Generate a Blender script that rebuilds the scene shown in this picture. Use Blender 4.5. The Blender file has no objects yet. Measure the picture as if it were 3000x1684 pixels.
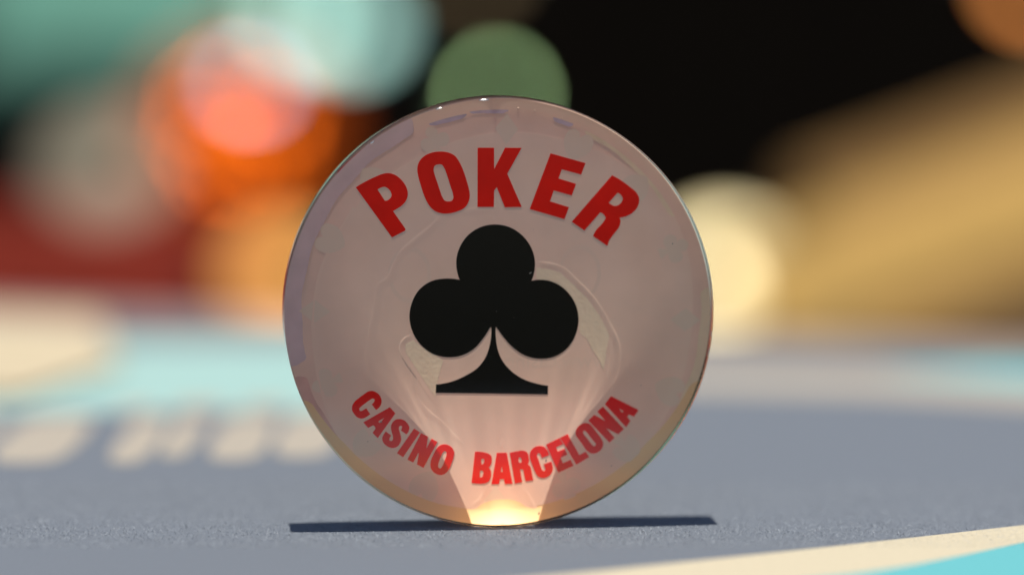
import bpy, bmesh, math, random
import numpy as np
from mathutils import Vector, Matrix

# Units: 1 Blender unit = 1 cm (a macro photograph of a 4 cm chip).
S = bpy.context.scene
S.unit_settings.system = 'METRIC'
S.unit_settings.scale_length = 0.01
COL = S.collection
RAD = math.radians

# ------------------------------------------------------------------ camera
cam = bpy.data.cameras.new("camera")
cam_ob = bpy.data.objects.new("camera", cam)
COL.objects.link(cam_ob)
S.camera = cam_ob
cam.sensor_width = 36.0
cam.lens = 124.5
cam.clip_start = 0.5
cam.clip_end = 6000.0
cam_ob.location = (0.13, -32.5, 5.8)
cam_ob.rotation_euler = (RAD(90 - 6.32), 0, 0)
cam.dof.use_dof = True
cam.dof.focus_distance = 32.45
cam.dof.aperture_fstop = 6.4 / 100.0        # units are cm, so the lens opening is 1.95 cm
cam.dof.aperture_blades = 0

# ------------------------------------------------------------------ sky and sun
SUN_TILT_X, SUN_TILT_Y = -1.6, -1.4           # almost straight overhead
W = bpy.data.worlds.new("World")
S.world = W
W.use_nodes = True
wn = W.node_tree
bg = wn.nodes["Background"]
sky = wn.nodes.new("ShaderNodeTexSky")
sky.sky_type = 'NISHITA'
sky.sun_disc = False
sky.sun_elevation = RAD(87.9)
sky.sun_rotation = RAD(41)
wn.links.new(sky.outputs[0], bg.inputs[0])
bg.inputs[1].default_value = 0.05
sun = bpy.data.lights.new("sun", 'SUN')
sun.energy = 5.0
sun.angle = RAD(0.53)
sun.color = (1.0, 0.93, 0.80)
sun.cycles.is_caustics_light = True
sun_ob = bpy.data.objects.new("sun", sun)
COL.objects.link(sun_ob)
sun_ob.location = (-3, -8, 120)
sun_ob.rotation_euler = (RAD(SUN_TILT_X), RAD(SUN_TILT_Y), 0)

# ------------------------------------------------------------------ exposure
S.view_settings.view_transform = 'Standard'
S.view_settings.look = 'None'
S.view_settings.exposure = 1.0
S.view_settings.gamma = 1.0
S.cycles.use_denoising = True
S.cycles.max_bounces = 14
S.cycles.transmission_bounces = 12
S.cycles.sample_clamp_indirect = 6.0
S.cycles.caustics_refractive = True
S.cycles.caustics_reflective = True

# ------------------------------------------------------------------ helpers
def mat(name, col, rough=0.6, metal=0.0, spec=0.3, noise=0.0, nscale=5.0, bump=0.0, bscale=20.0,
        bdist=0.02, coat=0.0, col2=None, detail=4.0):
    m = bpy.data.materials.new(name)
    m.use_nodes = True
    t = m.node_tree
    p = t.nodes["Principled BSDF"]
    p.inputs["Base Color"].default_value = (*col, 1)
    p.inputs["Roughness"].default_value = rough
    p.inputs["Metallic"].default_value = metal
    p.inputs["Specular IOR Level"].default_value = spec
    p.inputs["Coat Weight"].default_value = coat
    tc = t.nodes.new("ShaderNodeTexCoord")
    if noise or col2:
        n = t.nodes.new("ShaderNodeTexNoise")
        n.inputs["Scale"].default_value = nscale
        n.inputs["Detail"].default_value = detail
        t.links.new(tc.outputs["Object"], n.inputs["Vector"])
        r = t.nodes.new("ShaderNodeValToRGB")
        r.color_ramp.elements[0].position = 0.3
        r.color_ramp.elements[1].position = 0.7
        lo = col2 if col2 else tuple(c * (1 - noise) for c in col)
        hi = col if col2 else tuple(min(1, c * (1 + noise)) for c in col)
        r.color_ramp.elements[0].color = (*lo, 1)
        r.color_ramp.elements[1].color = (*hi, 1)
        t.links.new(n.outputs["Fac"], r.inputs["Fac"])
        t.links.new(r.outputs["Color"], p.inputs["Base Color"])
    if bump:
        n2 = t.nodes.new("ShaderNodeTexNoise")
        n2.inputs["Scale"].default_value = bscale
        n2.inputs["Detail"].default_value = detail
        t.links.new(tc.outputs["Object"], n2.inputs["Vector"])
        b = t.nodes.new("ShaderNodeBump")
        b.inputs["Strength"].default_value = bump
        b.inputs["Distance"].default_value = bdist
        t.links.new(n2.outputs["Fac"], b.inputs["Height"])
        t.links.new(b.outputs["Normal"], p.inputs["Normal"])
    return m

def link(name, me, m=None, parent=None, smooth=False):
    if m: me.materials.append(m)
    if smooth:
        for p in me.polygons: p.use_smooth = True
    o = bpy.data.objects.new(name, me)
    COL.objects.link(o)
    if parent: o.parent = parent
    return o

def pydata(name, v, f, m=None, parent=None, smooth=False):
    me = bpy.data.meshes.new(name)
    me.from_pydata([tuple(x) for x in v], [], f)
    me.validate()
    bm = bmesh.new(); bm.from_mesh(me)
    bmesh.ops.recalc_face_normals(bm, faces=bm.faces)
    bm.to_mesh(me); bm.free()
    return link(name, me, m, parent, smooth)

def thing(name, label, cat, loc=(0, 0, 0), rot=(0, 0, 0), group=None):
    o = bpy.data.objects.new(name, None)
    o.empty_display_size = 0.5
    COL.objects.link(o)
    o.location = loc; o.rotation_euler = rot
    o["label"] = label; o["category"] = cat
    if group: o["group"] = group
    return o

def box(name, size, loc, m, parent=None, bevel=0.0, rot=(0, 0, 0)):
    bm = bmesh.new()
    bmesh.ops.create_cube(bm, size=1)
    bmesh.ops.scale(bm, vec=size, verts=bm.verts)
    if bevel:
        bmesh.ops.bevel(bm, geom=bm.edges[:], offset=bevel, segments=2, profile=0.6, affect='EDGES')
    me = bpy.data.meshes.new(name); bm.to_mesh(me); bm.free()
    o = link(name, me, m, parent)
    o.location = loc; o.rotation_euler = rot
    return o

def slab(name, poly, z0, z1, m, parent=None):
    """A flat plate of outline poly (x,y) between z0 and z1."""
    n = len(poly)
    v = [(x, y, z0) for x, y in poly] + [(x, y, z1) for x, y in poly]
    f = [tuple(range(n)), tuple(range(n, 2 * n))] + [(i, (i + 1) % n, n + (i + 1) % n, n + i) for i in range(n)]
    return pydata(name, v, f, m, parent)

def lathe(name, prof, m, parent=None, seg=64, axis='z', smooth=True, radial=None, cap=(True, True)):
    """prof: (r, h) list, turned about z (or about y: h runs along +y)."""
    v, f, N = [], [], len(prof)
    for i in range(seg):
        a = 2 * math.pi * i / seg
        w = radial(a) if radial else 1.0
        for r, h in prof:
            if axis == 'z': v.append((r * w * math.cos(a), r * w * math.sin(a), h))
            else: v.append((r * w * math.sin(a), h, r * w * math.cos(a)))
    for i in range(seg):
        j = (i + 1) % seg
        for k in range(N - 1):
            f.append((i * N + k, i * N + k + 1, j * N + k + 1, j * N + k))
    if cap[0]: f.append(tuple(i * N for i in range(seg)))
    if cap[1]: f.append(tuple(i * N + N - 1 for i in range(seg)))
    o = pydata(name, v, f, m, parent)
    for p in o.data.polygons: p.use_smooth = smooth and len(p.vertices) == 4
    return o

def smooth_loop(pts, n=6):
    """Closed outline; points carrying a 1 are rounded, the others are corners."""
    out, N = [], len(pts)
    P = [Vector((p[0], p[1])) for p in pts]
    S_ = [len(p) > 2 for p in pts]
    for i in range(N):
        j = (i + 1) % N
        a, b = P[i], P[j]
        if not S_[i] and not S_[j]:
            out.append(a); continue
        L = (b - a).length
        def tan(k):
            pv, nx = P[(k - 1) % N], P[(k + 1) % N]
            d1, d2 = (P[k] - pv), (nx - P[k])
            t = d1 / max(d1.length, 1e-6) / max(d1.length, 1e-6) + d2 / max(d2.length, 1e-6) / max(d2.length, 1e-6)
            return t.normalized() if t.length > 1e-9 else d2.normalized()
        ta = tan(i) if S_[i] else None
        tb = tan(j) if S_[j] else None
        if ta is None: ta = ((b - a) * 2 - tb * L).normalized()
        if tb is None: tb = ((b - a) * 2 - ta * L).normalized()
        for s in range(n):
            u = s / n
            h1 = 2*u**3 - 3*u**2 + 1; h2 = u**3 - 2*u**2 + u; h3 = -2*u**3 + 3*u**2; h4 = u**3 - u**2
            out.append(a * h1 + ta * (L * h2) + b * h3 + tb * (L * h4))
    return out

def flat_shape(name, loops, y, thick, m, parent=None):
    """A thin plate in the chip's x-z plane, its front at local y, with holes."""
    cu = bpy.data.curves.new(name, 'CURVE')
    cu.dimensions = '2D'; cu.fill_mode = 'BOTH'; cu.extrude = thick / 2
    for lp in loops:
        pts = smooth_loop(lp)
        sp = cu.splines.new('POLY')
        sp.points.add(len(pts) - 1)
        for q, p in zip(sp.points, pts): q.co = (p.x, p.y, 0, 1)
        sp.use_cyclic_u = True
    tmp = bpy.data.objects.new(name + "_outline", cu)
    COL.objects.link(tmp)
    dg = bpy.context.evaluated_depsgraph_get()
    me = bpy.data.meshes.new_from_object(tmp.evaluated_get(dg))
    bpy.data.objects.remove(tmp); bpy.data.curves.remove(cu)
    me.name = name
    me.transform(Matrix.Rotation(RAD(90), 4, 'X'))
    me.transform(Matrix.Translation((0, y + thick / 2, 0)))
    me.materials.clear()
    return link(name, me, m, parent)

# ------------------------------------------------------------------ materials
M = {}
M['felt'] = mat("lilac grey felt", (0.069, 0.080, 0.100), 0.95, spec=0.05, noise=0.30, nscale=75, bump=0.25, bscale=110, bdist=0.012)
for _n in M['felt'].node_tree.nodes:
    if _n.type == 'BSDF_PRINCIPLED':
        _n.inputs["Sheen Weight"].default_value = 0.25
        _n.inputs["Sheen Roughness"].default_value = 0.4
        _n.inputs["Sheen Tint"].default_value = (0.85, 0.88, 1.0, 1)
M['cream_print'] = mat("cream print", (0.265, 0.242, 0.19), 0.8, spec=0.1, noise=0.06, nscale=20)
M['worn_cream'] = mat("worn cream print", (0.185, 0.170, 0.152), 0.8, spec=0.1, noise=0.08, nscale=8)
M['cyan_print'] = mat("turquoise print", (0.057, 0.205, 0.238), 0.85, spec=0.1, noise=0.06, nscale=20)
M['pale_cyan'] = mat("pale turquoise print", (0.150, 0.238, 0.243), 0.85, spec=0.1, noise=0.06, nscale=20)
M['dark_wood'] = mat("dark stained wood", (0.012, 0.009, 0.006), 0.6, noise=0.3, nscale=3, spec=0.1)
M['rail'] = mat("grey padded rail", (0.085, 0.073, 0.073), 0.7, noise=0.1)
M['stone'] = mat("dark patio stone", (0.014, 0.012, 0.010), 0.9, noise=0.25, nscale=0.05)
M['fence'] = mat("dark stained boards", (0.022, 0.014, 0.008), 0.8, noise=0.15, nscale=0.08, spec=0.05)

# ------------------------------------------------------------------ the place: floor, fence
floor = slab("patio_floor", [(-900, -500), (900, -500), (900, 900), (-900, 900)], -79, -75, M['stone'])
floor["kind"] = "structure"
fence = thing("board_fence", "tall dark stained board fence closing off the far background", "fence", (0, 600, -75))
for i in range(41):
    box("board", (21.0, 2.4, 330), (-400 + i * 20, 2.6 * (i % 2), 165), M['fence'], fence)
for z in (40, 160, 290):
    box("rail", (830, 5, 9), (0, 6.6, z), M['dark_wood'], fence)

# ------------------------------------------------------------------ the card table
table = thing("card_table", "lilac grey felt card table with cream and turquoise printed lines", "table", (0, 0, 0))
def far(x): return 14.7 - 0.30 * x
tp = [(-70, -8.5), (40, -8.5), (40, far(40)), (-45, far(-45)), (-70, far(-45))]
slab("felt_top", tp, -1.2, 0.0, M['felt'], table)
felt = bpy.data.objects["felt_top"]
slab("table_board", [(x * 1.0, y + 0.0) for x, y in tp], -4.0, -1.22, M['dark_wood'], table)
for x, y in ((-62, -5), (34, -5), (33, -1), (-62, 22)):
    box("leg", (5, 5, 71), (x, y, -39.52), M['dark_wood'], table, 0.4)
# padded rail along the far edge
xs = [-45 + k * (85 / 24) for k in range(25)]
v, f = [], []
for k, x in enumerate(xs):
    for a in range(7):
        t = math.pi * a / 6
        v.append((x, far(x) - 0.6 + 0.75 * math.cos(t) * -1, -0.25 + 0.42 * math.sin(t)))
for k in range(24):
    for a in range(6):
        f.append((k * 7 + a, k * 7 + a + 1, (k + 1) * 7 + a + 1, (k + 1) * 7 + a))
pydata("padded_edge", v, f, M['rail'], table, True)

def band(name, near, farr, z, m):
    n = len(near)
    v = [(x, y, z) for x, y in near] + [(x, y, z) for x, y in farr] + [(x, y, 0.001) for x, y in near] + [(x, y, 0.001) for x, y in farr]
    f = []
    for i in range(n - 1):
        f += [(i, i + 1, n + i + 1, n + i), (2 * n + i, 2 * n + i + 1, i + 1, i), (3 * n + i, 3 * n + i + 1, n + i + 1, n + i)]
    return pydata(name, v, f, m, table)
FL_NEAR = [[-5.919,-7.923],[1.767,-3.315],[3.048,-2.547],[3.635,-2.093],[4.228,-1.531],[4.747,-1.006],[6.823,1.094]]
FL_FAR = [[-3.733,-4.918],[0.857,-2.386],[1.622,-1.964],[2.65,-1.416],[3.785,-0.768],[4.873,-0.134],[9.225,2.402]]
band("printed_line", FL_NEAR, FL_FAR, 0.005, M['cream_print'])
band("printed_field", [(x, max(y - 3.2, -8.4)) for x, y in FL_NEAR], FL_NEAR, 0.004, M['cyan_print'])
BL_NEAR = [[1.121,8.747],[1.121,8.747],[2.522,8.747],[4.358,8.414],[5.984,7.605],[9.236,5.987]]
BL_FAR = [[1.171,10.861],[1.171,10.861],[2.643,10.861],[4.569,10.494],[6.246,9.428],[9.6,7.296]]
band("printed_line", BL_NEAR, BL_FAR, 0.005, M['worn_cream'])
band("printed_field", BL_FAR, [[1.171,10.881],[1.171,10.881],[2.643,10.881],[4.569,10.514],[6.246,11.126],[9.6,10.12]], 0.004, M['cyan_print'])
band("printed_field", [[-9.625,6.826],[-5.657,7.134],[-3.86,7.134],[-1.613,7.134],[-0.265,7.134]], [[-11.231,13.406],[-6.558,13.406],[-4.489,13.489],[-1.894,13.614],[-0.329,13.614]], 0.004, M['pale_cyan'])
for (x, y, w, d) in [[-5.841,5.212,0.69,3.228],[-4.903,5.148,0.839,3.356],[-3.862,5.072,0.429,3.204],[-3.413,5.266,0.345,2.816],[-2.768,5.238,0.604,3.176],[-2.073,5.419,0.65,3.122],[-4.149,7.324,0.365,0.688],[-3.441,7.482,0.549,0.757],[-2.695,7.513,0.504,0.695]]:
    pts = [(x + w * math.copysign(abs(math.cos(a)) ** .6, math.cos(a)) / 2, y + d * math.copysign(abs(math.sin(a)) ** .6, math.sin(a)) / 2)
           for a in [2 * math.pi * k / 20 for k in range(20)]]
    slab("printed_mark", pts, 0.001, 0.006, M['worn_cream'], table)

# felt nap: short fibres standing up where the lens is sharp
rng = np.random.default_rng(4)
NF = 70000
fx = rng.uniform(-5.2, 5.2, NF); fy = rng.uniform(-1.3, 2.3, NF)
lean = rng.uniform(0.8, 1.45, NF); az = rng.uniform(0, 2 * np.pi, NF)
ln = rng.uniform(0.010, 0.030, NF); wd = 0.0020
ln[:260] = rng.uniform(0.05, 0.11, 260); lean[:260] = rng.uniform(1.2, 1.5, 260)
dx = np.sin(lean) * np.cos(az) * ln; dy = np.sin(lean) * np.sin(az) * ln; dz = np.cos(lean) * ln + 0.002
px, py = -np.sin(az) * wd, np.cos(az) * wd
V = np.zeros((NF, 3, 3))
V[:, 0] = np.stack([fx - px, fy - py, np.full(NF, 0.0005)], 1)
V[:, 1] = np.stack([fx + px, fy + py, np.full(NF, 0.0005)], 1)
V[:, 2] = np.stack([fx + dx, fy + dy, dz], 1)
me = bpy.data.meshes.new("felt_nap")
me.from_pydata(V.reshape(-1, 3).tolist(), [], np.arange(NF * 3).reshape(-1, 3).tolist())
M['nap'] = mat("felt nap", (0.155, 0.178, 0.215), 0.7, spec=0.4, noise=0.75, nscale=60)
nap = link("felt_nap", me, M['nap'], table)
nap["kind"] = "stuff"

# ------------------------------------------------------------------ the chip
R, T, LEAN = 2.0, 0.46, RAD(4.2)
chip = thing("poker_chip", "milky translucent round chip with black club standing upright on the felt", "poker chip", (0, 0, R * 0.99), (0, 0, RAD(5.8)))
chip.scale = (0.99, 0.99, 0.99)
g = bpy.data.materials.new("clear resin"); g.use_nodes = True
t = g.node_tree; t.nodes.clear()
go = t.nodes.new("ShaderNodeOutputMaterial"); gb = t.nodes.new("ShaderNodeBsdfGlass")
gb.inputs["IOR"].default_value = 1.57; gb.inputs["Roughness"].default_value = 0.0
gb.inputs["Color"].default_value = (1, 0.985, 0.96, 1)
t.links.new(gb.outputs[0], go.inputs[0])
fr = 0.006
prof = []
for k in range(7):
    a = math.pi / 2 * k / 6; prof.append((R - fr + fr * math.sin(a), -T / 2 + fr - fr * math.cos(a)))
for k in range(7):
    a = math.pi / 2 * k / 6; prof.append((R - fr + fr * math.cos(a), T / 2 - fr + fr * math.sin(a)))
def wob(a):
    return (1 + 0.0005 * math.sin(4 * a + 1.2) + 0.0005 * math.sin(7 * a + .4) + 0.00030 * math.sin(13 * a + 2)
            + 0.00006 * math.sin(29 * a) - 0.0003)
shell = lathe("clear_shell", prof, g, chip, seg=512, axis='y', radial=wob)
shell.cycles.is_caustics_caster = True

M['milk'] = mat("milky resin", (0.93, 0.665, 0.565), 0.9, spec=0.0, noise=0.05, nscale=2.5)
M['milk_in'] = mat("milky label disc", (0.95, 0.71, 0.60), 0.9, spec=0.0, noise=0.05, nscale=2.0)
M['red_ink'] = mat("red ink", (0.95, 0.004, 0.0003), 0.8, spec=0.0, noise=0.16, nscale=2.2)
M['black_ink'] = mat("black ink", (0.0022, 0.003, 0.0036), 0.6, spec=0.0)
M['ghost'] = mat("reverse print seen through", (0.88, 0.715, 0.60), 0.9, spec=0.0)
M['ghost2'] = mat("faint reverse lettering", (0.91, 0.70, 0.595), 0.9, spec=0.0)
M['ridge'] = mat("painted light line", (0.92, 0.685, 0.575), 0.9, spec=0.0)
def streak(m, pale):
    """caustic light painted in: pale gold towards the crest, milky resin colour at the feet"""
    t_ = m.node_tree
    at = t_.nodes.new("ShaderNodeAttribute"); at.attribute_name = "paleness"
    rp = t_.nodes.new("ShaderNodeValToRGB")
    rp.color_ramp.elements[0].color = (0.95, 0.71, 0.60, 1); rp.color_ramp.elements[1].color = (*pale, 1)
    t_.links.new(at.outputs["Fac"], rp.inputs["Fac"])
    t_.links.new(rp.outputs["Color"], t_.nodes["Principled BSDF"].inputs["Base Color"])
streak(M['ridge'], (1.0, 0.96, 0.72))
YS = 0.0      # the milky sheet leans back inside the resin; YS is its front in its own frame
inside = []
core = lathe("milky_core", [(R * .9965 - .006, .0012), (R * .9965, .006), (R * .9965, .026), (R * .9965 - .006, .03)], M['milk'], chip, seg=192, axis='y')
inside.append(core)
INNER = [[0.1314,1.68,1],[0.45,1.643,1],[0.7499,1.5615,1],[1.0888,1.4254,1],[1.3449,1.2451,1],[1.6014,0.9717,1],[1.7618,0.6025,1],[1.8256,0.1534,1],[1.7991,-0.2955,1],[1.6789,-0.7759,1],[1.4036,-1.2223,1],[0.8867,-1.6325,1],[0.1788,-1.8455,1],[-0.525,-1.7947,1],[-0.9388,-1.6658,1],[-1.1923,-1.5207,1],[-1.3655,-1.323,1],[-1.5284,-1.0492,1],[-1.6644,-0.6331,1],[-1.7203,-0.1301,1],[-1.6858,0.2249,1],[-1.582,0.5566,1],[-1.3323,0.9817,1],[-0.9757,1.3111,1],[-0.505,1.5608,1],[-0.1869,1.6505,1]]
inside.append(flat_shape("label_disc", [INNER], YS, 0.0009, M['milk_in'], chip))
# coloured stripes of the chip's edge, showing in the rim
def sector(name, a0, a1, r0, r1, m, lift, seed=0):
    rn = random.Random(seed); v = []; f = []; n = max(8, int(abs(a1 - a0) * 1.2))
    for i in range(n + 1):
        a = RAD(a0 + (a1 - a0) * i / n)
        e = 0.006 * math.sin(i * .35 + seed) + rn.uniform(-.0025, .0025)
        k = min(1, min(i, n - i) / 2 + .35)
        rm = r1 - (r1 - r0 + e) * k
        for r in (rm, r1): v.append((r * math.sin(a), -lift, r * math.cos(a)))
    for i in range(n): f.append((2 * i, 2 * i + 1, 2 * i + 3, 2 * i + 2))
    o = pydata(name, v, f, m, chip)
    inside.append(o); return o
M['lavender'] = mat("lavender edge stripe", (0.745, 0.58, 0.625), 0.9, spec=0.0, noise=0.08, nscale=4)
M['pinkish'] = mat("dusky pink edge stripe", (0.80, 0.50, 0.45), 0.9, spec=0.0, noise=0.10, nscale=4)
M['creamy'] = mat("cream edge stripe", (0.93, 0.76, 0.58), 0.9, spec=0.0, noise=0.06, nscale=4)
M['bluish'] = mat("worn blue edge stripe", (0.64, 0.53, 0.66), 0.9, spec=0.0, noise=0.15, nscale=9)
for a0, a1, r0, r1, k in ((-104, -24, 1.835, 1.991, 'lavender'), (-137, -107, 1.885, 1.991, 'pinkish'), (26, 62, 1.835, 1.875, 'creamy'), (84, 128, 1.90, 1.991, 'creamy'),
                          (-20, -9, 1.835, 1.87, 'bluish'), (-8, 3, 1.855, 1.885, 'bluish'), (16, 22, 1.84, 1.885, 'bluish')):
    sector("edge_stripe", a0, a1, r0, r1, M[k], 0.0001, int(a0))

# ghost of the print on the other side: suit marks round the rim and a mirrored web address
def suit(kind, cx, cz, s, rot):
    L = []
    if kind == 0: pts = [(0, 1), (.75, 0), (0, -1), (-.75, 0)]
    elif kind == 1: pts = [(0, -1), (.95, .25, 1), (.8, .75, 1), (.4, .9, 1), (0, .5), (-.4, .9, 1), (-.8, .75, 1), (-.95, .25, 1)]
    elif kind == 2: pts = [(0, 1), (.9, -.1, 1), (.75, -.6, 1), (.2, -.45), (.35, -1), (-.35, -1), (-.2, -.45), (-.75, -.6, 1), (-.9, -.1, 1)]
    else: pts = [(-.25, .3), (-.4, .65, 1), (0, 1, 1), (.4, .65, 1), (.25, .3), (.75, .35, 1), (.95, -.1, 1), (.6, -.5, 1), (.15, -.4), (.35, -1), (-.35, -1), (-.15, -.4), (-.6, -.5, 1), (-.95, -.1, 1), (-.75, .35, 1)]
    c, q = math.cos(rot), math.sin(rot)
    for p in pts:
        L.append((cx + s * (p[0] * c + p[1] * q), cz + s * (-p[0] * q + p[1] * c)) + tuple(p[2:]))
    return L
for k in range(16):
    a = RAD(-90 + 22.5 * k + 2)
    r = 1.735
    o = flat_shape("suit_mark", [suit(k % 4, r * math.sin(a) + .02, r * math.cos(a) - .03, .145, a)], YS - 0.00013, 0.0001, M['ghost'], chip)
    inside.append(o)
def ring_loop(cx, cz, rx, rz): return [(cx + rx * math.cos(t), cz + rz * math.sin(t), 1) for t in [2 * math.pi * i / 16 for i in range(16)]]
for cx in (-.83, .76):
    inside.append(flat_shape("ghost_letter", [ring_loop(cx, .36, .20, .26), ring_loop(cx, .36, .165, .215)], YS - 0.00013, 0.0001, M['ghost2'], chip))
tcu = bpy.data.curves.new("ghost_address", 'FONT')
tcu.body = "www.casino"; tcu.size = 0.20; tcu.align_x = 'LEFT'; tcu.resolution_u = 3
tob = bpy.data.objects.new("ghost_address", tcu); COL.objects.link(tob)
tme = bpy.data.meshes.new_from_object(tob.evaluated_get(bpy.context.evaluated_depsgraph_get()))
bpy.data.objects.remove(tob); bpy.data.curves.remove(tcu)
tme.materials.clear()
tme.transform(Matrix.Rotation(RAD(90), 4, 'X'))
tme.transform(Matrix.Scale(-1, 4, (1, 0, 0)))
tme.transform(Matrix.Translation((1.02, YS - 0.00013, -0.52)))
inside.append(link("ghost_address", tme, M['ghost2'], chip))
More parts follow.
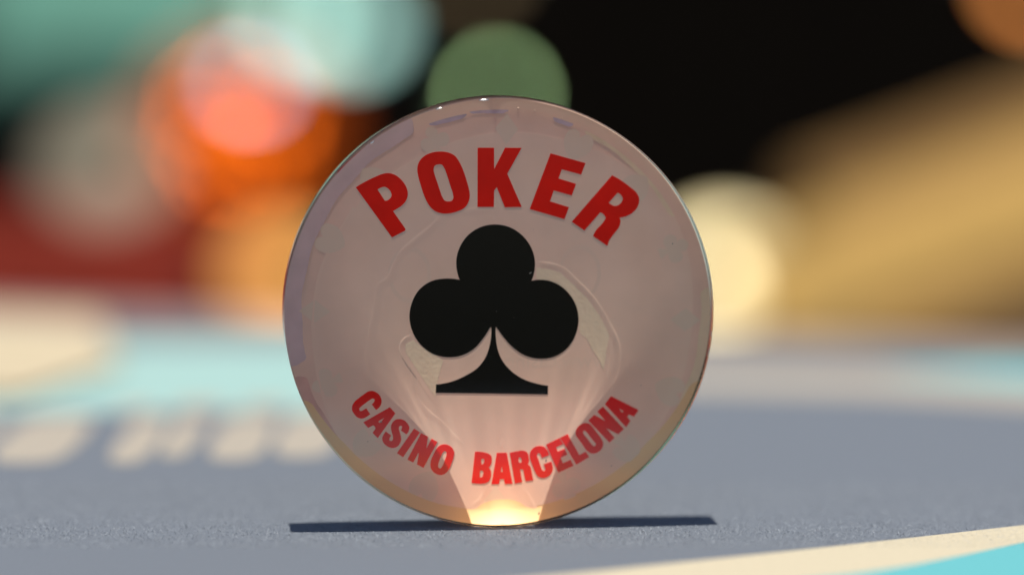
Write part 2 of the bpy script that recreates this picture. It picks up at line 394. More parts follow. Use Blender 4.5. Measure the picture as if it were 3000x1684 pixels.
LETTERS = [["P",[[[-1.324,1.1747],[-1.1309,1.2756,1],[-1.073,1.2977,1],[-1.0201,1.3036,1],[-0.9624,1.2887,1],[-0.9097,1.2497,1],[-0.8619,1.1867,1],[-0.8416,1.1215,1],[-0.8531,1.059,1],[-0.8969,1.0039,1],[-0.9453,0.9716,1],[-0.9801,0.9516],[-0.8646,0.7842],[-0.8695,0.7698],[-0.9881,0.7082],[-0.9976,0.7155]],[[-1.1222,1.1528],[-1.0884,1.1708,1],[-1.0546,1.1763,1],[-1.0211,1.1567,1],[-0.9972,1.1228,1],[-0.9936,1.0939,1],[-1.0169,1.0604,1],[-1.0363,1.0495,1],[-1.0555,1.0487]]]],["O",[[[-0.7526,1.3398,1],[-0.7408,1.3949,1],[-0.699,1.4498,1],[-0.6296,1.4861,1],[-0.5328,1.5001,1],[-0.4591,1.4894,1],[-0.3993,1.4568,1],[-0.3627,1.4059,1],[-0.3262,1.3273,1],[-0.2944,1.2303,1],[-0.2718,1.1471,1],[-0.2652,1.0917,1],[-0.277,1.0319,1],[-0.3143,0.9768,1],[-0.3792,0.9451,1],[-0.4624,0.9251,1],[-0.5362,0.9281,1],[-0.6007,0.9563,1],[-0.651,1.0121,1],[-0.6874,1.0861,1],[-0.7191,1.1831,1],[-0.7439,1.2707,1]],[[-0.6006,1.3386,1],[-0.5889,1.3685,1],[-0.5566,1.3811,1],[-0.5243,1.3772,1],[-0.5037,1.3494,1],[-0.4742,1.2732,1],[-0.4425,1.1716,1],[-0.4221,1.1069,1],[-0.4191,1.07,1],[-0.4317,1.0447,1],[-0.4664,1.0367,1],[-0.4986,1.0453,1],[-0.5192,1.0754,1],[-0.5419,1.1355,1],[-0.5668,1.2141,1],[-0.5917,1.2879,1]]]],["K",[[[-0.1905,1.5328],[-0.0365,1.5317],[-0.0366,1.3343],[0.0656,1.531],[0.2207,1.5286],[0.0856,1.2894],[0.2195,0.9794],[0.0607,0.9777],[-0.0133,1.1651],[-0.0377,1.1345],[-0.0415,0.9817],[-0.1947,0.983]]]],["E",[[[0.4904,1.4762],[0.8172,1.3829],[0.7765,1.2757],[0.5953,1.3255],[0.5648,1.2421],[0.729,1.19],[0.6882,1.0814],[0.5196,1.1298],[0.4838,1.0299],[0.661,0.9727],[0.6193,0.8616],[0.2926,0.959]]]],["R",[[[1.0668,1.2679],[1.2409,1.1525,1],[1.297,1.1013,1],[1.3224,1.0402,1],[1.3069,0.9744,1],[1.2556,0.9139,1],[1.2045,0.8864,1],[1.1381,0.8718],[1.1446,0.8388,1],[1.1328,0.7881,1],[1.0969,0.7377,1],[1.061,0.6924,1],[1.0354,0.652,1],[1.0261,0.6165],[1.0174,0.6105],[0.8851,0.7017],[0.9133,0.7547,1],[0.9593,0.805,1],[0.9926,0.8453,1],[1.0054,0.873],[0.9851,0.9037,1],[0.9556,0.9227],[0.8052,0.7547],[0.6853,0.8369]],[[1.1173,1.1038],[1.1489,1.0823,1],[1.1656,1.0517,1],[1.1538,1.0163,1],[1.1231,0.9887,1],[1.0925,0.9813,1],[1.0619,0.9917,1],[1.0354,1.0112]]]],["C",[[[-1.1511,-0.8964],[-1.1923,-0.843],[-1.1684,-0.8187,1],[-1.1635,-0.8009,1],[-1.18,-0.7888,1],[-1.2038,-0.8003,1],[-1.2515,-0.8334,1],[-1.2912,-0.8646,1],[-1.3063,-0.8842,1],[-1.3013,-0.9002,1],[-1.2875,-0.9043,1],[-1.2717,-0.8966,1],[-1.2419,-0.8792],[-1.2048,-0.9341],[-1.2326,-0.9548,1],[-1.2604,-0.9702,1],[-1.292,-0.9749,1],[-1.3235,-0.9633,1],[-1.3549,-0.9311,1],[-1.3735,-0.8951,1],[-1.3741,-0.8634,1],[-1.354,-0.822,1],[-1.3103,-0.7829,1],[-1.2587,-0.746,1],[-1.223,-0.7227,1],[-1.1874,-0.7172,1],[-1.1519,-0.7296,1],[-1.1166,-0.7599,1],[-1.0991,-0.8038,1],[-1.1033,-0.8435,1],[-1.1213,-0.873,1]]]],["A",[[[-1.0224,-0.8717],[-0.9706,-0.9308],[-1.1372,-1.1601],[-1.1855,-1.1084],[-1.1563,-1.0691],[-1.1621,-1.0532],[-1.1779,-1.039],[-1.2255,-1.0621],[-1.2705,-1.0098]],[[-1.0745,-0.969],[-1.1164,-1.0189],[-1.1294,-1.004]]]],["S",[[[-0.8698,-1.1292],[-0.9218,-1.0906],[-0.9109,-1.0669,1],[-0.9109,-1.053,1],[-0.9207,-1.0469,1],[-0.9346,-1.0546,1],[-0.9407,-1.0724,1],[-0.933,-1.1004,1],[-0.9214,-1.1443,1],[-0.9184,-1.1762,1],[-0.9297,-1.2118,1],[-0.9577,-1.2432,1],[-0.9997,-1.2537,1],[-1.0408,-1.2419,1],[-1.0763,-1.2135,1],[-1.0958,-1.1734,1],[-1.0916,-1.1457,1],[-1.0796,-1.122,1],[-1.0616,-1.0976],[-1.0092,-1.1382],[-1.0264,-1.1626,1],[-1.0293,-1.1784,1],[-1.0167,-1.1874,1],[-1.0008,-1.1829,1],[-0.9948,-1.1631,1],[-0.9985,-1.1352,1],[-1.0101,-1.0912,1],[-1.0138,-1.0594,1],[-1.0057,-1.0277,1],[-0.9798,-0.9963,1],[-0.9361,-0.983,1],[-0.8926,-0.9956,1],[-0.8572,-1.0279,1],[-0.8416,-1.066,1],[-0.8478,-1.0977,1]]]],["I",[[[-0.7977,-1.074],[-0.7427,-1.1127],[-0.902,-1.3425],[-0.9594,-1.3025]]]],["N",[[[-0.7331,-1.1183],[-0.6684,-1.1516],[-0.6838,-1.2628],[-0.6351,-1.1719],[-0.5795,-1.2035],[-0.7122,-1.4453],[-0.7735,-1.4106],[-0.7531,-1.2962],[-0.8081,-1.3932],[-0.8624,-1.365]]]],["O",[[[-0.647,-1.4022,1],[-0.6405,-1.3686,1],[-0.6192,-1.3185,1],[-0.5938,-1.2726,1],[-0.5643,-1.2415,1],[-0.5223,-1.2266,1],[-0.4804,-1.2344,1],[-0.4428,-1.2624,1],[-0.4241,-1.3005,1],[-0.4307,-1.3509,1],[-0.4521,-1.4137,1],[-0.4776,-1.468,1],[-0.5113,-1.5033,1],[-0.5533,-1.5152,1],[-0.5952,-1.5019,1],[-0.6327,-1.4697,1],[-0.6472,-1.4358,1]],[[-0.5746,-1.4244,1],[-0.5651,-1.3867,1],[-0.5438,-1.3323,1],[-0.529,-1.301,1],[-0.5122,-1.2907,1],[-0.4975,-1.2994,1],[-0.4977,-1.3246,1],[-0.5148,-1.379,1],[-0.536,-1.4292,1],[-0.5529,-1.4508,1],[-0.5697,-1.4455,1]]]],["B",[[[-0.2302,-1.3004],[-0.1377,-1.3097,1],[-0.1003,-1.3232,1],[-0.076,-1.3467,1],[-0.0713,-1.3756,1],[-0.0764,-1.413,1],[-0.101,-1.4524],[-0.0839,-1.4764,1],[-0.0782,-1.5024,1],[-0.0842,-1.5456,1],[-0.0988,-1.5771,1],[-0.1276,-1.5954,1],[-0.1622,-1.602,1],[-0.1996,-1.6014,1],[-0.2643,-1.5922]],[[-0.1639,-1.3684,1],[-0.1552,-1.367,1],[-0.1466,-1.3744,1],[-0.1468,-1.4003,1],[-0.1526,-1.4147,1],[-0.167,-1.4208,1],[-0.1698,-1.4086,1]],[[-0.1759,-1.4792,1],[-0.1616,-1.4794,1],[-0.1536,-1.4911,1],[-0.156,-1.5156,1],[-0.1633,-1.5371,1],[-0.1734,-1.5427,1],[-0.1843,-1.5405,1],[-0.1834,-1.5209,1]]]],["A",[[[-0.0255,-1.3143],[0.0681,-1.3138],[0.1214,-1.6068],[0.0485,-1.6093],[0.0395,-1.5621],[0.0049,-1.5615],[-0.0062,-1.6084],[-0.0782,-1.6086]],[[0.0199,-1.4391],[0.0298,-1.4941],[0.0133,-1.4938]]]],["R",[[[0.094,-1.3162],[0.1617,-1.3029,1],[0.2194,-1.2972,1],[0.251,-1.3086,1],[0.2711,-1.3378,1],[0.2744,-1.3638,1],[0.278,-1.3928,1],[0.2649,-1.4272],[0.2879,-1.4478,1],[0.2993,-1.4884,1],[0.3077,-1.5319,1],[0.3168,-1.5771],[0.2483,-1.5872],[0.2384,-1.5654,1],[0.2271,-1.5103,1],[0.2171,-1.4755,1],[0.1926,-1.4737],[0.2123,-1.5938],[0.143,-1.6057]],[[0.1845,-1.361,1],[0.196,-1.3626,1],[0.206,-1.3801,1],[0.2059,-1.4032,1],[0.1958,-1.4131,1],[0.1857,-1.4086,1],[0.1787,-1.3796,1]]]],["C",[[[0.4665,-1.3447],[0.3947,-1.3701],[0.3864,-1.3413,1],[0.3675,-1.3228,1],[0.354,-1.3365,1],[0.3672,-1.3874,1],[0.3881,-1.451,1],[0.4027,-1.485,1],[0.4174,-1.4929,1],[0.4293,-1.4813,1],[0.4239,-1.4558,1],[0.4135,-1.4282],[0.4853,-1.4041],[0.4998,-1.4486,1],[0.4997,-1.4866,1],[0.4806,-1.5243,1],[0.4425,-1.5512,1],[0.4003,-1.5576,1],[0.3624,-1.5435,1],[0.333,-1.5008,1],[0.308,-1.4371,1],[0.2851,-1.3734,1],[0.2811,-1.3396,1],[0.296,-1.2977,1],[0.3298,-1.2666,1],[0.3762,-1.2559,1],[0.4183,-1.2659,1],[0.4477,-1.2958,1]]]],["E",[[[0.4374,-1.243],[0.5612,-1.1862],[0.5998,-1.2421],[0.5313,-1.2718],[0.5468,-1.3109],[0.6123,-1.2866],[0.6374,-1.3411],[0.5748,-1.3717],[0.5941,-1.4214],[0.6689,-1.3901],[0.6953,-1.4476],[0.5515,-1.5107]]]],["L",[[[0.565,-1.1842],[0.6403,-1.1491],[0.7502,-1.3471],[0.8107,-1.3151],[0.8435,-1.3676],[0.7216,-1.4387],[0.607,-1.2414]]]],["O",[[[0.7155,-1.1356,1],[0.724,-1.1031,1],[0.7568,-1.0663,1],[0.8082,-1.0461,1],[0.8455,-1.056,1],[0.8735,-1.0821,1],[0.9153,-1.1387,1],[0.9572,-1.1954,1],[0.9749,-1.233,1],[0.971,-1.2749,1],[0.9428,-1.3119,1],[0.896,-1.3345,1],[0.8633,-1.3339,1],[0.8214,-1.3076,1],[0.7795,-1.2486,1],[0.7377,-1.192,1],[0.7168,-1.159,1]],[[0.7855,-1.1321,1],[0.7986,-1.1183,1],[0.8149,-1.1302,1],[0.8498,-1.175,1],[0.887,-1.2223,1],[0.9056,-1.2459,1],[0.9009,-1.2622,1],[0.8846,-1.2642,1],[0.8636,-1.2452,1],[0.8218,-1.1886,1],[0.7915,-1.1508,1]]]],["N",[[[0.834,-1.0246],[0.8925,-0.9714],[0.9974,-1.0326],[0.9206,-0.9419],[0.9731,-0.8947],[1.1717,-1.109],[1.1172,-1.1595],[1.0066,-1.1004],[1.0835,-1.1903],[1.0352,-1.2363]]]],["A",[[[1.0495,-0.7979],[1.3041,-0.9284],[1.3078,-0.9415],[1.2655,-0.996],[1.2197,-0.9743],[1.2033,-0.996],[1.2336,-1.0338],[1.1913,-1.0939],[0.9919,-0.873]],[[1.124,-0.9169],[1.166,-0.9395],[1.1566,-0.9533]]]]]
for ch, loops in LETTERS:
    o = flat_shape("letter", loops, YS - 0.0011, 0.0010, M['red_ink'], chip)
    o["label"] = "red letter " + ch
    inside.append(o)
CLUB = [[-0.3636,0.3067],[-0.3921,0.412,1],[-0.394,0.4937,1],[-0.3619,0.6099,1],[-0.2854,0.7199,1],[-0.1683,0.7945,1],[-0.028,0.8188,1],[0.1121,0.7895,1],[0.2287,0.7091,1],[0.3101,0.5915,1],[0.3412,0.4627,1],[0.3302,0.3576,1],[0.3064,0.2901],[0.4143,0.2982,1],[0.5315,0.2677,1],[0.6485,0.1786,1],[0.7303,0.0371,1],[0.7475,-0.0921,1],[0.7235,-0.2091,1],[0.6466,-0.3372,1],[0.5288,-0.4178,1],[0.3877,-0.4394,1],[0.2471,-0.4082,1],[0.1185,-0.3187,1],[0.0369,-0.2239,1],[-0.0235,-0.1389],[-0.0305,-0.1412],[-0.0276,-0.2465,1],[-0.0105,-0.3521,1],[0.0358,-0.4582,1],[0.1174,-0.553,1],[0.2226,-0.6248,1],[0.3398,-0.6675,1],[0.4595,-0.6927],[0.4568,-0.7749],[-0.0419,-0.7596,1],[-0.5939,-0.7447],[-0.5911,-0.6663],[-0.4566,-0.6448,1],[-0.316,-0.5882,1],[-0.1987,-0.5136,1],[-0.1279,-0.4209,1],[-0.0864,-0.3043,1],[-0.0715,-0.1407],[-0.0797,-0.1382],[-0.1504,-0.245,1],[-0.221,-0.326,1],[-0.3383,-0.3947,1],[-0.467,-0.4141,1],[-0.6069,-0.3853,1],[-0.723,-0.302,1],[-0.8038,-0.1784,1],[-0.8343,-0.0379,1],[-0.8137,0.0901,1],[-0.743,0.2176,1],[-0.626,0.2979,1],[-0.4977,0.3199,1]]
club = flat_shape("club_symbol", [CLUB], YS - 0.0011, 0.0010, M['black_ink'], chip)
inside.append(club)
for o in inside:
    o.rotation_euler = (-LEAN, 0, 0)
    o.cycles.is_caustics_receiver = True
felt.cycles.is_caustics_receiver = True

# ------------------------------------------------------------------ things behind, far out of focus
BENCH_Z = -8.6
BY = 62.5
bench = thing("long_bench", "dark narrow wooden bench behind the table under the stand-in tins", "bench", (-3, BY, -75))
for k in range(4):
    box("slat", (56, 5.6, 2), (0, -9 + k * 6, 75 + BENCH_Z - 1), M['dark_wood'], bench, 0.2)
for x in (-25, 25):
    for y in (-8, 8):
        box("leg", (3, 3, 64.2), (x, y, 32.15), M['dark_wood'], bench, 0.2)

def tin(label, c, diam, elev, lid, body, rough, metal=0.9, dome=0.04, boss=None, easel_label="", studs=False):
    """An added stand-in tin, its lid angled to flash sunlight as a blur disc; with its easel."""
    e = RAD(elev)
    th = diam * 0.28
    root = thing("blur_disc_tin", label, "tin", c, (math.pi / 2 - e, 0, 0), "stand-in tins on easels, giving the background blur discs")
    r = diam / 2
    m1 = mat("stand-in tin lid enamel", lid, rough, metal=metal, spec=0.5 if metal else 0.03, noise=0.04, nscale=1)
    m2 = mat("tin body", body, 0.5, metal=0.3)
    lathe("blur_disc_tin_body", [(r * .94, -th), (r * .96, -th * .9), (r * .96, -th * .32)], m2, root, 48)
    lathe("blur_disc_lid", [(r, -th * .3), (r, -.06 * r), (r * .97, -.01 * r)] + [(r * .97 * (1 - k / 8) + .001, dome * r * (1 - (1 - k / 8) ** 2)) for k in range(1, 9)], m1, root, 48)
    if boss:  # knob added to reflect the sun as a pink blur disc
        br, bc, brough, off = boss
        mb = mat("sun reflector knob", bc, brough, metal=1.0)
        b = lathe("reflector_knob", [(br, -.1), (br, .10), (br * .92, .15), (br * .02, .153)], mb, root, 32, smooth=False)
        b.location = (off[0], off[1], dome * r)
        b.rotation_euler = (-RAD(45.5 - elev), 0, 0)
    if studs:  # studs added to reflect the sun as overlapping orange blur discs
        ms = mat("sun reflector stud", (.50, .088, .003), .44, metal=1.0)
        for k in range(8):
            q = 2 * math.pi * (k + .3) / 8
            b = lathe("reflector_stud", [(.19, -.12), (.19, .05), (.182, .070), (.003, .0705)], ms, root, 20, smooth=False)
            b.location = (.92 * math.cos(q), 1.15 * math.sin(q) + .1, dome * r * .8)
            b.rotation_euler = (-RAD(45.5 - elev), 0, 0)
    up = Vector((0, math.sin(e), math.cos(e))); nrm = Vector((0, -math.cos(e), math.sin(e)))
    low = Vector(c) - up * r - nrm * th * .5
    es = thing("easel", easel_label, "easel", (c[0], low.y, BENCH_Z), group="added dark easels holding the stand-in tins")  # easel added only to hold the stand-in tin
    h = low.z - BENCH_Z - 0.14
    w = max(diam * .5, 0.8)
    box("ledge", (w, th + 0.4, 0.24), (0, 0.06, h), M['dark_wood'], es)
    for s in (-1, 1):
        box("leg", (0.3, 0.3, h - 0.13), (s * w * .35, 0.08, (h - 0.13) / 2), M['dark_wood'], es)
    back = Vector(c) - nrm * (th + 0.18) - Vector((c[0], low.y, BENCH_Z))
    top = back + up * r * 0.5; bot = back - up * r
    mid = (top + bot) / 2
    b = box("back_bar", (0.34, 0.26, (top - bot).length), mid, M['dark_wood'], es)
    b.rotation_euler = (-(math.pi / 2 - (math.pi / 2 - e)) , 0, 0)
    return root
tin('stand-in orange tin, its knob and studs added to flash sunlight, left of the chip', (-6.897, 58.389, -0.228), 4.750, 24, (0.3, 0.045, 0.001), (0.4, 0.2, 0.05), 0.6, 0.0, 0.04, (0.323, (0.11, 0.16, 0.26), 0.42, (0.2888, 1.1400000000000001)), easel_label="added dark wooden easel holding up the orange stand-in tin", studs=True)
tin('small green stand-in tin flashing sunlight above the top of the chip', (-0.488, 62.49, 0.461), 0.912, 45.5, (0.48, 0.76, 0.4), (0.05, 0.1, 0.05), 0.5, 1.0, 0.03, None, easel_label="added dark wooden easel holding up the green stand-in tin", studs=False)
tin('pale teal stand-in tin flashing sunlight just right of the orange tin', (-6.086, 69.722, 2.172), 1.710, 45.5, (0.26, 0.46, 0.44), (0.1, 0.2, 0.2), 0.6, 1.0, 0.03, None, easel_label="added dark wooden easel holding up the pale teal stand-in tin", studs=False)
tin('icy white stand-in tin flashing sunlight beside the pale teal tin', (-4.541, 69.703, 2.002), 1.596, 45.5, (0.26, 0.46, 0.46), (0.2, 0.25, 0.25), 0.6, 1.0, 0.03, None, easel_label="added dark wooden easel holding up the icy white stand-in tin", studs=False)
tin('warm grey stand-in tin flashing sunlight between the two cushions', (-10.777, 62.278, -1.447), 2.660, 45.5, (0.075, 0.07, 0.058), (0.15, 0.13, 0.1), 0.55, 1.0, 0.03, None, easel_label="added dark wooden easel holding up the grey stand-in tin", studs=False)
tin('small golden orange stand-in tin flashing sunlight at the left edge of the chip', (-5.3, 51.024, -3.138), 2.280, 45.5, (0.15, 0.072, 0.02), (0.4, 0.2, 0.05), 0.5, 1.0, 0.03, None, easel_label="added dark wooden easel holding up the golden stand-in tin", studs=False)
tin('bright cream stand-in tin flashing sunlight at the right edge of the chip', (5.962, 61.961, -4.308), 2.736, 45.5, (0.37, 0.325, 0.205), (0.5, 0.4, 0.2), 0.52, 1.0, 0.03, None, easel_label="added dark wooden easel holding up the cream stand-in tin", studs=False)
tin('copper stand-in tin flashing sunlight high at the far right end', (14.119, 62.818, 3.428), 1.140, 45.5, (0.42, 0.16, 0.045), (0.3, 0.12, 0.04), 0.5, 1.0, 0.03, None, easel_label="added dark wooden easel holding up the copper stand-in tin", studs=False)
tin('dull brown stand-in tin propped high over the green tin', (-0.862, 62.859, 3.799), 0.988, 45.5, (0.25, 0.18, 0.1), (0.1, 0.07, 0.04), 0.8, 0.0, 0.03, None, easel_label="added dark wooden easel holding up the brown stand-in tin", studs=False)

from mathutils import noise as mnoise
def inside_poly(x, y, poly):
    c = False
    for i in range(len(poly)):
        (x1, y1), (x2, y2) = poly[i][:2], poly[i - 1][:2]
        if (y1 > y) != (y2 > y) and x < (x2 - x1) * (y - y1) / (y2 - y1) + x1: c = not c
    return c
PRINT = [lp for _, loops in LETTERS for lp in loops[:1]] + [CLUB]
BOX = [(min(p[0] for p in lp) - .02, max(p[0] for p in lp) + .02, min(p[1] for p in lp) - .02, max(p[1] for p in lp) + .02) for lp in PRINT]
def printed(x, z):
    return any(b[0] < x < b[1] and b[2] < z < b[3] and (inside_poly(x, z, lp) or inside_poly(x + .012, z, lp) or inside_poly(x - .012, z, lp) or inside_poly(x, z - .012, lp) or inside_poly(x, z + .012, lp)) for lp, b in zip(PRINT, BOX))

# caustic lines painted and shaped in as low pale ridges on the milky layer
def ridge(pts, w, h):
    loop = []
    P = [Vector(p) for p in pts]
    n = len(P)
    for i in range(n - 1):
        p0, p1, p2, p3 = P[max(i - 1, 0)], P[i], P[i + 1], P[min(i + 2, n - 1)]
        for s in range(8):
            u = s / 8
            loop.append(0.5 * ((2 * p1) + (p2 - p0) * u + (2 * p0 - 5 * p1 + 4 * p2 - p3) * u * u + (3 * p1 - p0 - 3 * p2 + p3) * u ** 3))
    loop.append(P[-1])
    m = len(loop); v = []; f = []; pale_vals = []
    sg = 0
    for i in range(1, m):
        t_ = loop[i] - loop[i - 1]; sg += Vector((-t_.y, t_.x)).dot(loop[i] - Vector((0, -2)))
    sg = -1 if sg > 0 else 1
    for i, p in enumerate(loop):
        tg = (loop[min(i + 1, m - 1)] - loop[max(i - 1, 0)]).normalized()
        nn = Vector((-tg.y, tg.x))
        nn *= sg
        fade = min(1, i / 8, (m - 1 - i) / 8) * (0.8 + 0.2 * math.sin(i * 0.23 + 1))
        for k in range(13):
            c = -1 + 2 * (k / 12) ** 1.5
            hh = 0.42 * h * max(fade, 0.02) * ((0.5 + 0.5 * math.cos(math.pi * (c + .6) / .4)) if c < -.6 else (0.5 + 0.5 * math.cos(math.pi * (c + .6) / 1.6)))
            pale_vals.append(max(0.0, fade) * (0.5 + 0.5 * math.cos(math.pi * c)) * min(1, h / 0.0022))
            q = p + nn * (w * 0.5 * c)
            v.append((q.x, YS + 0.0002 - (min(hh, 0.0008) if printed(q.x, q.y) else hh), q.y))
    for i in range(m - 1):
        for k in range(12):
            f.append((i * 13 + k, i * 13 + k + 1, (i + 1) * 13 + k + 1, (i + 1) * 13 + k))
    o = pydata("light_line", v, f, M['ridge'], chip, True)
    at = o.data.attributes.new("paleness", 'FLOAT', 'POINT')
    at.data.foreach_set("value", pale_vals)
    o.rotation_euler = (-LEAN, 0, 0)
    o.cycles.is_caustics_receiver = True
    return o
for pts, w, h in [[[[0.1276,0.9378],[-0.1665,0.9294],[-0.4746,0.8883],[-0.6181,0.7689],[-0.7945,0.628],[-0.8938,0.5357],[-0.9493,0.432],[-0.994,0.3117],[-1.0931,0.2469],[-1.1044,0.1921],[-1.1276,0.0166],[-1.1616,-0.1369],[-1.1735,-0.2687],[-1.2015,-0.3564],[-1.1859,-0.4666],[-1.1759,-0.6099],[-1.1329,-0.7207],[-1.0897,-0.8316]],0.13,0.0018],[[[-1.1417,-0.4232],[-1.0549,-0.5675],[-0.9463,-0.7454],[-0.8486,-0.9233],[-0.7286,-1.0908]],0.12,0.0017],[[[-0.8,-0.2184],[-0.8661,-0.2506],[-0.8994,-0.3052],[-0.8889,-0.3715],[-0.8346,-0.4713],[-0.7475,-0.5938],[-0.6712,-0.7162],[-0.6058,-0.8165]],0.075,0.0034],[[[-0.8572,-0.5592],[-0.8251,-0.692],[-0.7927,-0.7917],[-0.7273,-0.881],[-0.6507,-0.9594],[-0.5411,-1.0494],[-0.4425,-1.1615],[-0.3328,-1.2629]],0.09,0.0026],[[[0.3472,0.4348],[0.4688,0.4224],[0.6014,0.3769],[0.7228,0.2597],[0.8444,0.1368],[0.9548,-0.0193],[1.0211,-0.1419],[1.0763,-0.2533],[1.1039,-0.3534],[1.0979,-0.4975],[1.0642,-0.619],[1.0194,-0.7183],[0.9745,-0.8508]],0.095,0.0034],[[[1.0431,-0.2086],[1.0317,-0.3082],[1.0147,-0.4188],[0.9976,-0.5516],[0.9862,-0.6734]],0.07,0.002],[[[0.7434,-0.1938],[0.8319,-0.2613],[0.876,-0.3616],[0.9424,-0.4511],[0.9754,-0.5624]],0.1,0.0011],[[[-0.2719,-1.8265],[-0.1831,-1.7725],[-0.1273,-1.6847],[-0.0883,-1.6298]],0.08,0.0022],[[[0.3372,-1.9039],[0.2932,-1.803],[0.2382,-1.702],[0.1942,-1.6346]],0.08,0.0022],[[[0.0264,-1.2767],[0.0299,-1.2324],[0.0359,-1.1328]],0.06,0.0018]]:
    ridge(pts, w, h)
ridge([INNER[k][:2] for k in range(15, 23)], 0.05, 0.0012)  # pale line along the left edge of the label disc

# patches of caustic light, painted pale and finely bumped beside the club
M['grain'] = mat("painted caustic grain", (0.98, 0.82, 0.64), 0.9, spec=0.0)
for poly in [[[0.3472,0.4182],[0.4687,0.4004],[0.5793,0.3661],[0.7117,0.2488],[0.8332,0.1258],[0.9437,-0.0303],[1.01,-0.1528],[1.0431,-0.2308],[1.0205,-0.3302],[1.0035,-0.4519],[0.9809,-0.5624],[0.9313,-0.4509],[0.8705,-0.3615],[0.8319,-0.2724],[0.7545,-0.205],[0.7439,-0.05],[0.689,0.0943],[0.6008,0.2058],[0.4683,0.2846],[0.3467,0.3024]],[[-0.8002,-0.2404],[-0.8773,-0.2835],[-0.8778,-0.3606],[-0.78,-0.5161],[-0.671,-0.6831],[-0.5947,-0.7945],[-0.566,-0.6073],[-0.5155,-0.4425],[-0.614,-0.364],[-0.7237,-0.3075]]]:
    xs = [p[0] for p in poly]; zs = [p[1] for p in poly]; st = 0.007
    nx, nz = int((max(xs) - min(xs)) / st) + 2, int((max(zs) - min(zs)) / st) + 2
    idx, v, f = {}, [], []
    for i in range(nx):
        for k in range(nz):
            x, z = min(xs) + i * st, min(zs) + k * st
            if inside_poly(x, z, poly):
                idx[(i, k)] = len(v)
                n1 = mnoise.noise((x * 22, z * 22, 3.0)); n2 = mnoise.noise((x * 50, z * 50, 7.0))
                v.append((x, -0.0002 - (0 if printed(x, z) else 0.0010 * max(0, 0.35 - abs(n1)) + 0.0005 * n2 ** 2), z))
    for (i, k), a in idx.items():
        q = [idx.get((i + 1, k)), idx.get((i + 1, k + 1)), idx.get((i, k + 1))]
        if None not in q: f.append((a, *q))
    o = pydata("caustic_patch", v, f, M['grain'], chip, True)
    o.rotation_euler = (-LEAN, 0, 0)
    o.cycles.is_caustics_receiver = True
# golden glow at the bottom: amber colour on an added foot shaped to catch sun
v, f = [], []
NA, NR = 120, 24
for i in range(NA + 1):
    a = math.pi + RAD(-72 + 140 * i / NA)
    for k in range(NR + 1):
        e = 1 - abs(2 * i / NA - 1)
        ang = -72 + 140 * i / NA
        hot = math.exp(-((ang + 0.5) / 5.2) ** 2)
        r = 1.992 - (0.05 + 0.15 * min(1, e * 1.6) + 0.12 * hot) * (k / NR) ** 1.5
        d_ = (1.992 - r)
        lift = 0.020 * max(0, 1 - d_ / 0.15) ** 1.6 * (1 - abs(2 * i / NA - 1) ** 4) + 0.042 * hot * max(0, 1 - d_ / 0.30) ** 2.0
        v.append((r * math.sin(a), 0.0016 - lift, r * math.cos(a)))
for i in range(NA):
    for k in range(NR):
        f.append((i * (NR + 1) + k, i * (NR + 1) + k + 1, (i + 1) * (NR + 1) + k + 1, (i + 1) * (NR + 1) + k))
o = pydata("glow_foot", v, f, mat("painted golden glow", (0.93, 0.66, 0.38), 0.9, spec=0.0), chip, True)
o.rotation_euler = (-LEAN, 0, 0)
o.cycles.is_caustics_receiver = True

# small nicks in the rim that flash in the sun
M['nick'] = mat("fresh chipped resin", (0.95, 0.93, 0.88), 0.22, metal=1.0)
for a, ln, w in ((-4.3, 0.10, 0.020), (-16.5, 0.075, 0.015), (-36.5, 0.06, 0.014), (57, 0.02, 0.008), (96, 0.05, 0.006), (101, 0.10, 0.006)):
    bm = bmesh.new()
    bmesh.ops.create_uvsphere(bm, u_segments=16, v_segments=10, radius=1)
    me = bpy.data.meshes.new("rim_nick"); bm.to_mesh(me); bm.free()
    o = link("rim_nick", me, M['nick'], chip, True)
    A = RAD(a)
    rr = R - 0.010
    o.location = (rr * math.sin(A), -T / 2 + 0.004, rr * math.cos(A))
    o.rotation_euler = (Matrix.Rotation(A, 3, 'Y') @ Matrix.Rotation(RAD(45), 3, 'X')).to_euler()
    o.scale = (ln / 2, w / 2, 0.006)

# a little dust on the front, and a few bubbles near the top
rd = random.Random(11)
v, f = [], []
for k in range(16):
    a = rd.uniform(0, 6.28); rr = 1.93 * math.sqrt(rd.random()); s_ = rd.choice((.0022, .003, .0045, .006)); ang = rd.uniform(0, 3.14); st = rd.choice((1, 1, 2.5))
    b0 = len(v)
    for j in range(6):
        t_ = j * math.pi / 3
        x, z = s_ * st * math.cos(t_), s_ * math.sin(t_)
        v.append((rr * math.sin(a) + x * math.cos(ang) - z * math.sin(ang), -T / 2 - 0.0006, rr * math.cos(a) + x * math.sin(ang) + z * math.cos(ang)))
    v.append((rr * math.sin(a), -T / 2 - 0.0006 - s_ * .6, rr * math.cos(a)))
    for j in range(6): f.append((b0 + j, b0 + (j + 1) % 6, b0 + 6))
du = pydata("dust", v, f, mat("dust", (0.30, 0.25, 0.2), 0.9), chip)
du["kind"] = "stuff"
for x, z, s_ in ((.19, 1.89, .016), (.345, 1.868, .009), (.60, 1.80, .008), (1.72, .99, .008), (-.9, 1.2, .006)):
    bm = bmesh.new(); bmesh.ops.create_uvsphere(bm, u_segments=14, v_segments=8, radius=s_)
    me = bpy.data.meshes.new("bubble"); bm.to_mesh(me); bm.free()
    o = link("bubble", me, M['milk_in'], chip, True)
    o.location = (x, math.tan(LEAN) * z + s_ * .8, z)
    o.cycles.is_caustics_receiver = True

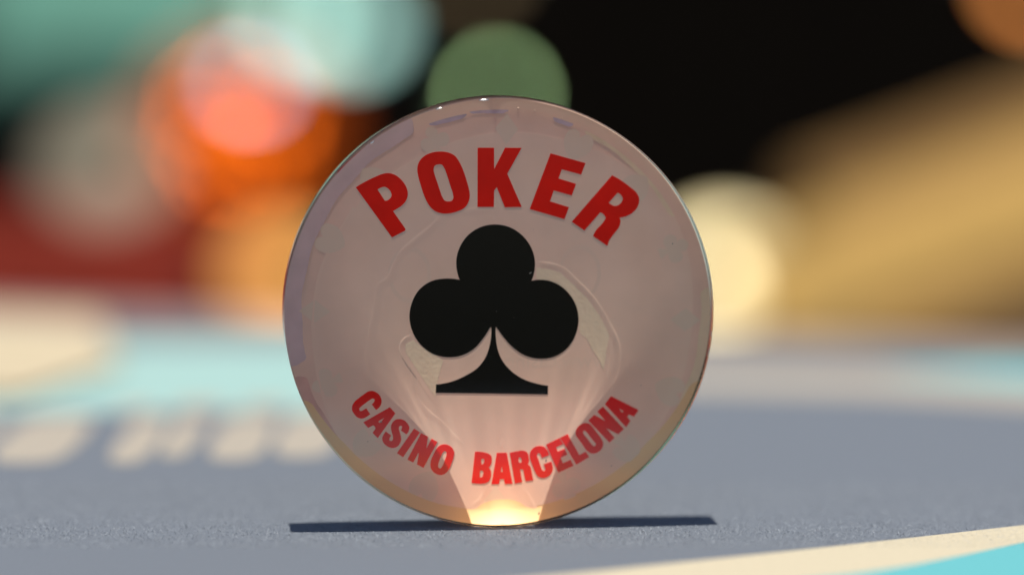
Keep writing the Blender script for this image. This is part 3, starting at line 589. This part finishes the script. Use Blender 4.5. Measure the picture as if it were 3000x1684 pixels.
def plump(name, w, h, t, m, parent=None):
    """A cushion: w wide (x), h high (y), t thick (z)."""
    N = 14; v = []; f = []
    for side in (1, -1):
        for i in range(N + 1):
            for j in range(N + 1):
                a, b = -1 + 2 * i / N, -1 + 2 * j / N
                k = (1 - a ** 4) * (1 - b ** 4)
                pin = 1 - .06 * (1 - abs(a)) * abs(b) ** 3
                pin2 = 1 - .06 * (1 - abs(b)) * abs(a) ** 3
                v.append((a * w / 2 * pin2, b * h / 2 * pin, side * t / 2 * max(k, 0) ** .45))
    B = (N + 1) ** 2
    for s in range(2):
        for i in range(N):
            for j in range(N):
                q = s * B + i * (N + 1) + j
                f.append((q, q + 1, q + N + 2, q + N + 1))
    o = pydata(name, v, f, m, parent, True)
    bm = bmesh.new(); bm.from_mesh(o.data); bmesh.ops.remove_doubles(bm, verts=bm.verts, dist=1e-4); bm.to_mesh(o.data); bm.free()
    return o
def crate(label, c, size):
    r = thing("crate", label, "crate", (c[0], c[1], BENCH_Z), group="dark crates on the bench")
    n = 3
    for k in range(n):
        box("board", (size[0], size[1], size[2] / n - 0.3), (0, 0, size[2] * (k + .5) / n), M['dark_wood'], r, 0.2)
    return r
def cushion(label, c, w, h, t, col, elev):
    e = RAD(elev)
    r = thing("cushion", label, "cushion", c, (math.pi / 2 - e, 0, 0), "cushions on the bench")
    m = mat("cushion cloth", col, 0.9, spec=0.1, noise=0.15, nscale=0.6)
    plump("cover", w, h, t, m, r)
    cord = mat("cushion cord", tuple(x * .6 for x in col), 0.9)
    pts = []
    for k in range(64):
        a = 2 * math.pi * k / 64
        x = w / 2 * math.copysign(min(1, abs(math.cos(a)) * 1.41), math.cos(a)); y = h / 2 * math.copysign(min(1, abs(math.sin(a)) * 1.41), math.sin(a))
        pts.append((x, y))
    v, f = [], []
    for x, y in pts:
        for j in range(6):
            b = 2 * math.pi * j / 6
            v.append((x * (1 + .25 / w * math.cos(b)), y * (1 + .25 / h * math.cos(b)), .13 * math.sin(b)))
    for i in range(64):
        for j in range(6):
            f.append((i * 6 + j, i * 6 + (j + 1) % 6, ((i + 1) % 64) * 6 + (j + 1) % 6, ((i + 1) % 64) * 6 + j))
    pydata("piping", v, f, cord, r, True)
    return r
K_ = 0.38
rx, ry, rz = [-11.037,56.006,-3.57]
cushion("red cushion leaning at the left end of the bench", (rx, ry, rz), 8.6, 3.0, 0.9, (0.125, 0.012, 0.006), 45)
crate("low dark crate under the red cushion", (rx, ry + .2, 0), (7.6, 2.8, rz - 1.25 - BENCH_Z))
tx, ty, tz = [-11.071,67.761,2.634]
cushion("teal cushion leaning high behind the tins", (tx, ty, tz), 9.0, 5.6, 1.2, (0.062, 0.16, 0.13), 45)
crate("tall dark crate under the teal cushion", (tx, ty + .6, 0), (7.6, 2.8, tz - 2.2 - BENCH_Z))

# folded napkin at the far left of the table
nap_m = mat("cream napkin", (0.25, 0.215, 0.155), 0.9, noise=0.08, nscale=3)
nk = thing("folded_napkin", "folded cream napkin lying on the far left of the table", "napkin", (0, 0, 0))
slab("upper_fold", [[-8.126,8.249],[-5.54,8.249],[-4.699,10.677],[-5.619,16.031],[-9.771,16.498]], 0.05, 0.09, nap_m, nk)
slab("lower_fold", [(x * 1.01, y - .15) for x, y in [[-8.126,8.249],[-5.54,8.249],[-4.699,10.677],[-5.619,16.031],[-9.771,16.498]]], 0.006, 0.045, nap_m, nk)

# slatted garden chair on the right
CX, CY = 15.5, 44.0
chair = thing("garden_chair", "golden slatted wooden garden chair standing behind the table on the right", "chair", (CX, CY, -75))
pine = mat("varnished pine", (0.27, 0.172, 0.055), 0.7, spec=0.03, noise=0.12, nscale=1.5)
oak = mat("brown worn wood", (0.16, 0.092, 0.036), 0.75, spec=0.03, noise=0.15, nscale=1.5)
sl = RAD(20)
ZS = -2.0
for (x, z, w, L, mm) in [(11.252500,-0.932500,2.900000,13.191857,pine),(12.116500,0.570500,2.200000,11.473580,oak),(12.548500,-2.006000,1.800000,10.544582,oak)]:
    b = box("slat", (L, w, 0.5), (x - CX, -1.4 + (z - ZS), z + 75), mm, chair, 0.12)
    b.rotation_euler = (Matrix.Rotation(-sl, 3, 'Y') @ Matrix.Rotation(RAD(45), 3, 'X')).to_euler()
for x in (-6, 8):
    box("rail", (1.6, 1.6, 30), (x, 1.6, 56), oak, chair, 0.15)
    for y in (1.6, 34):
        box("leg", (2.2, 2.2, 40.9), (x, y, 20.45), oak, chair, 0.2)
box("seat", (20, 36, 2), (1, 18, 42), oak, chair, 0.3)
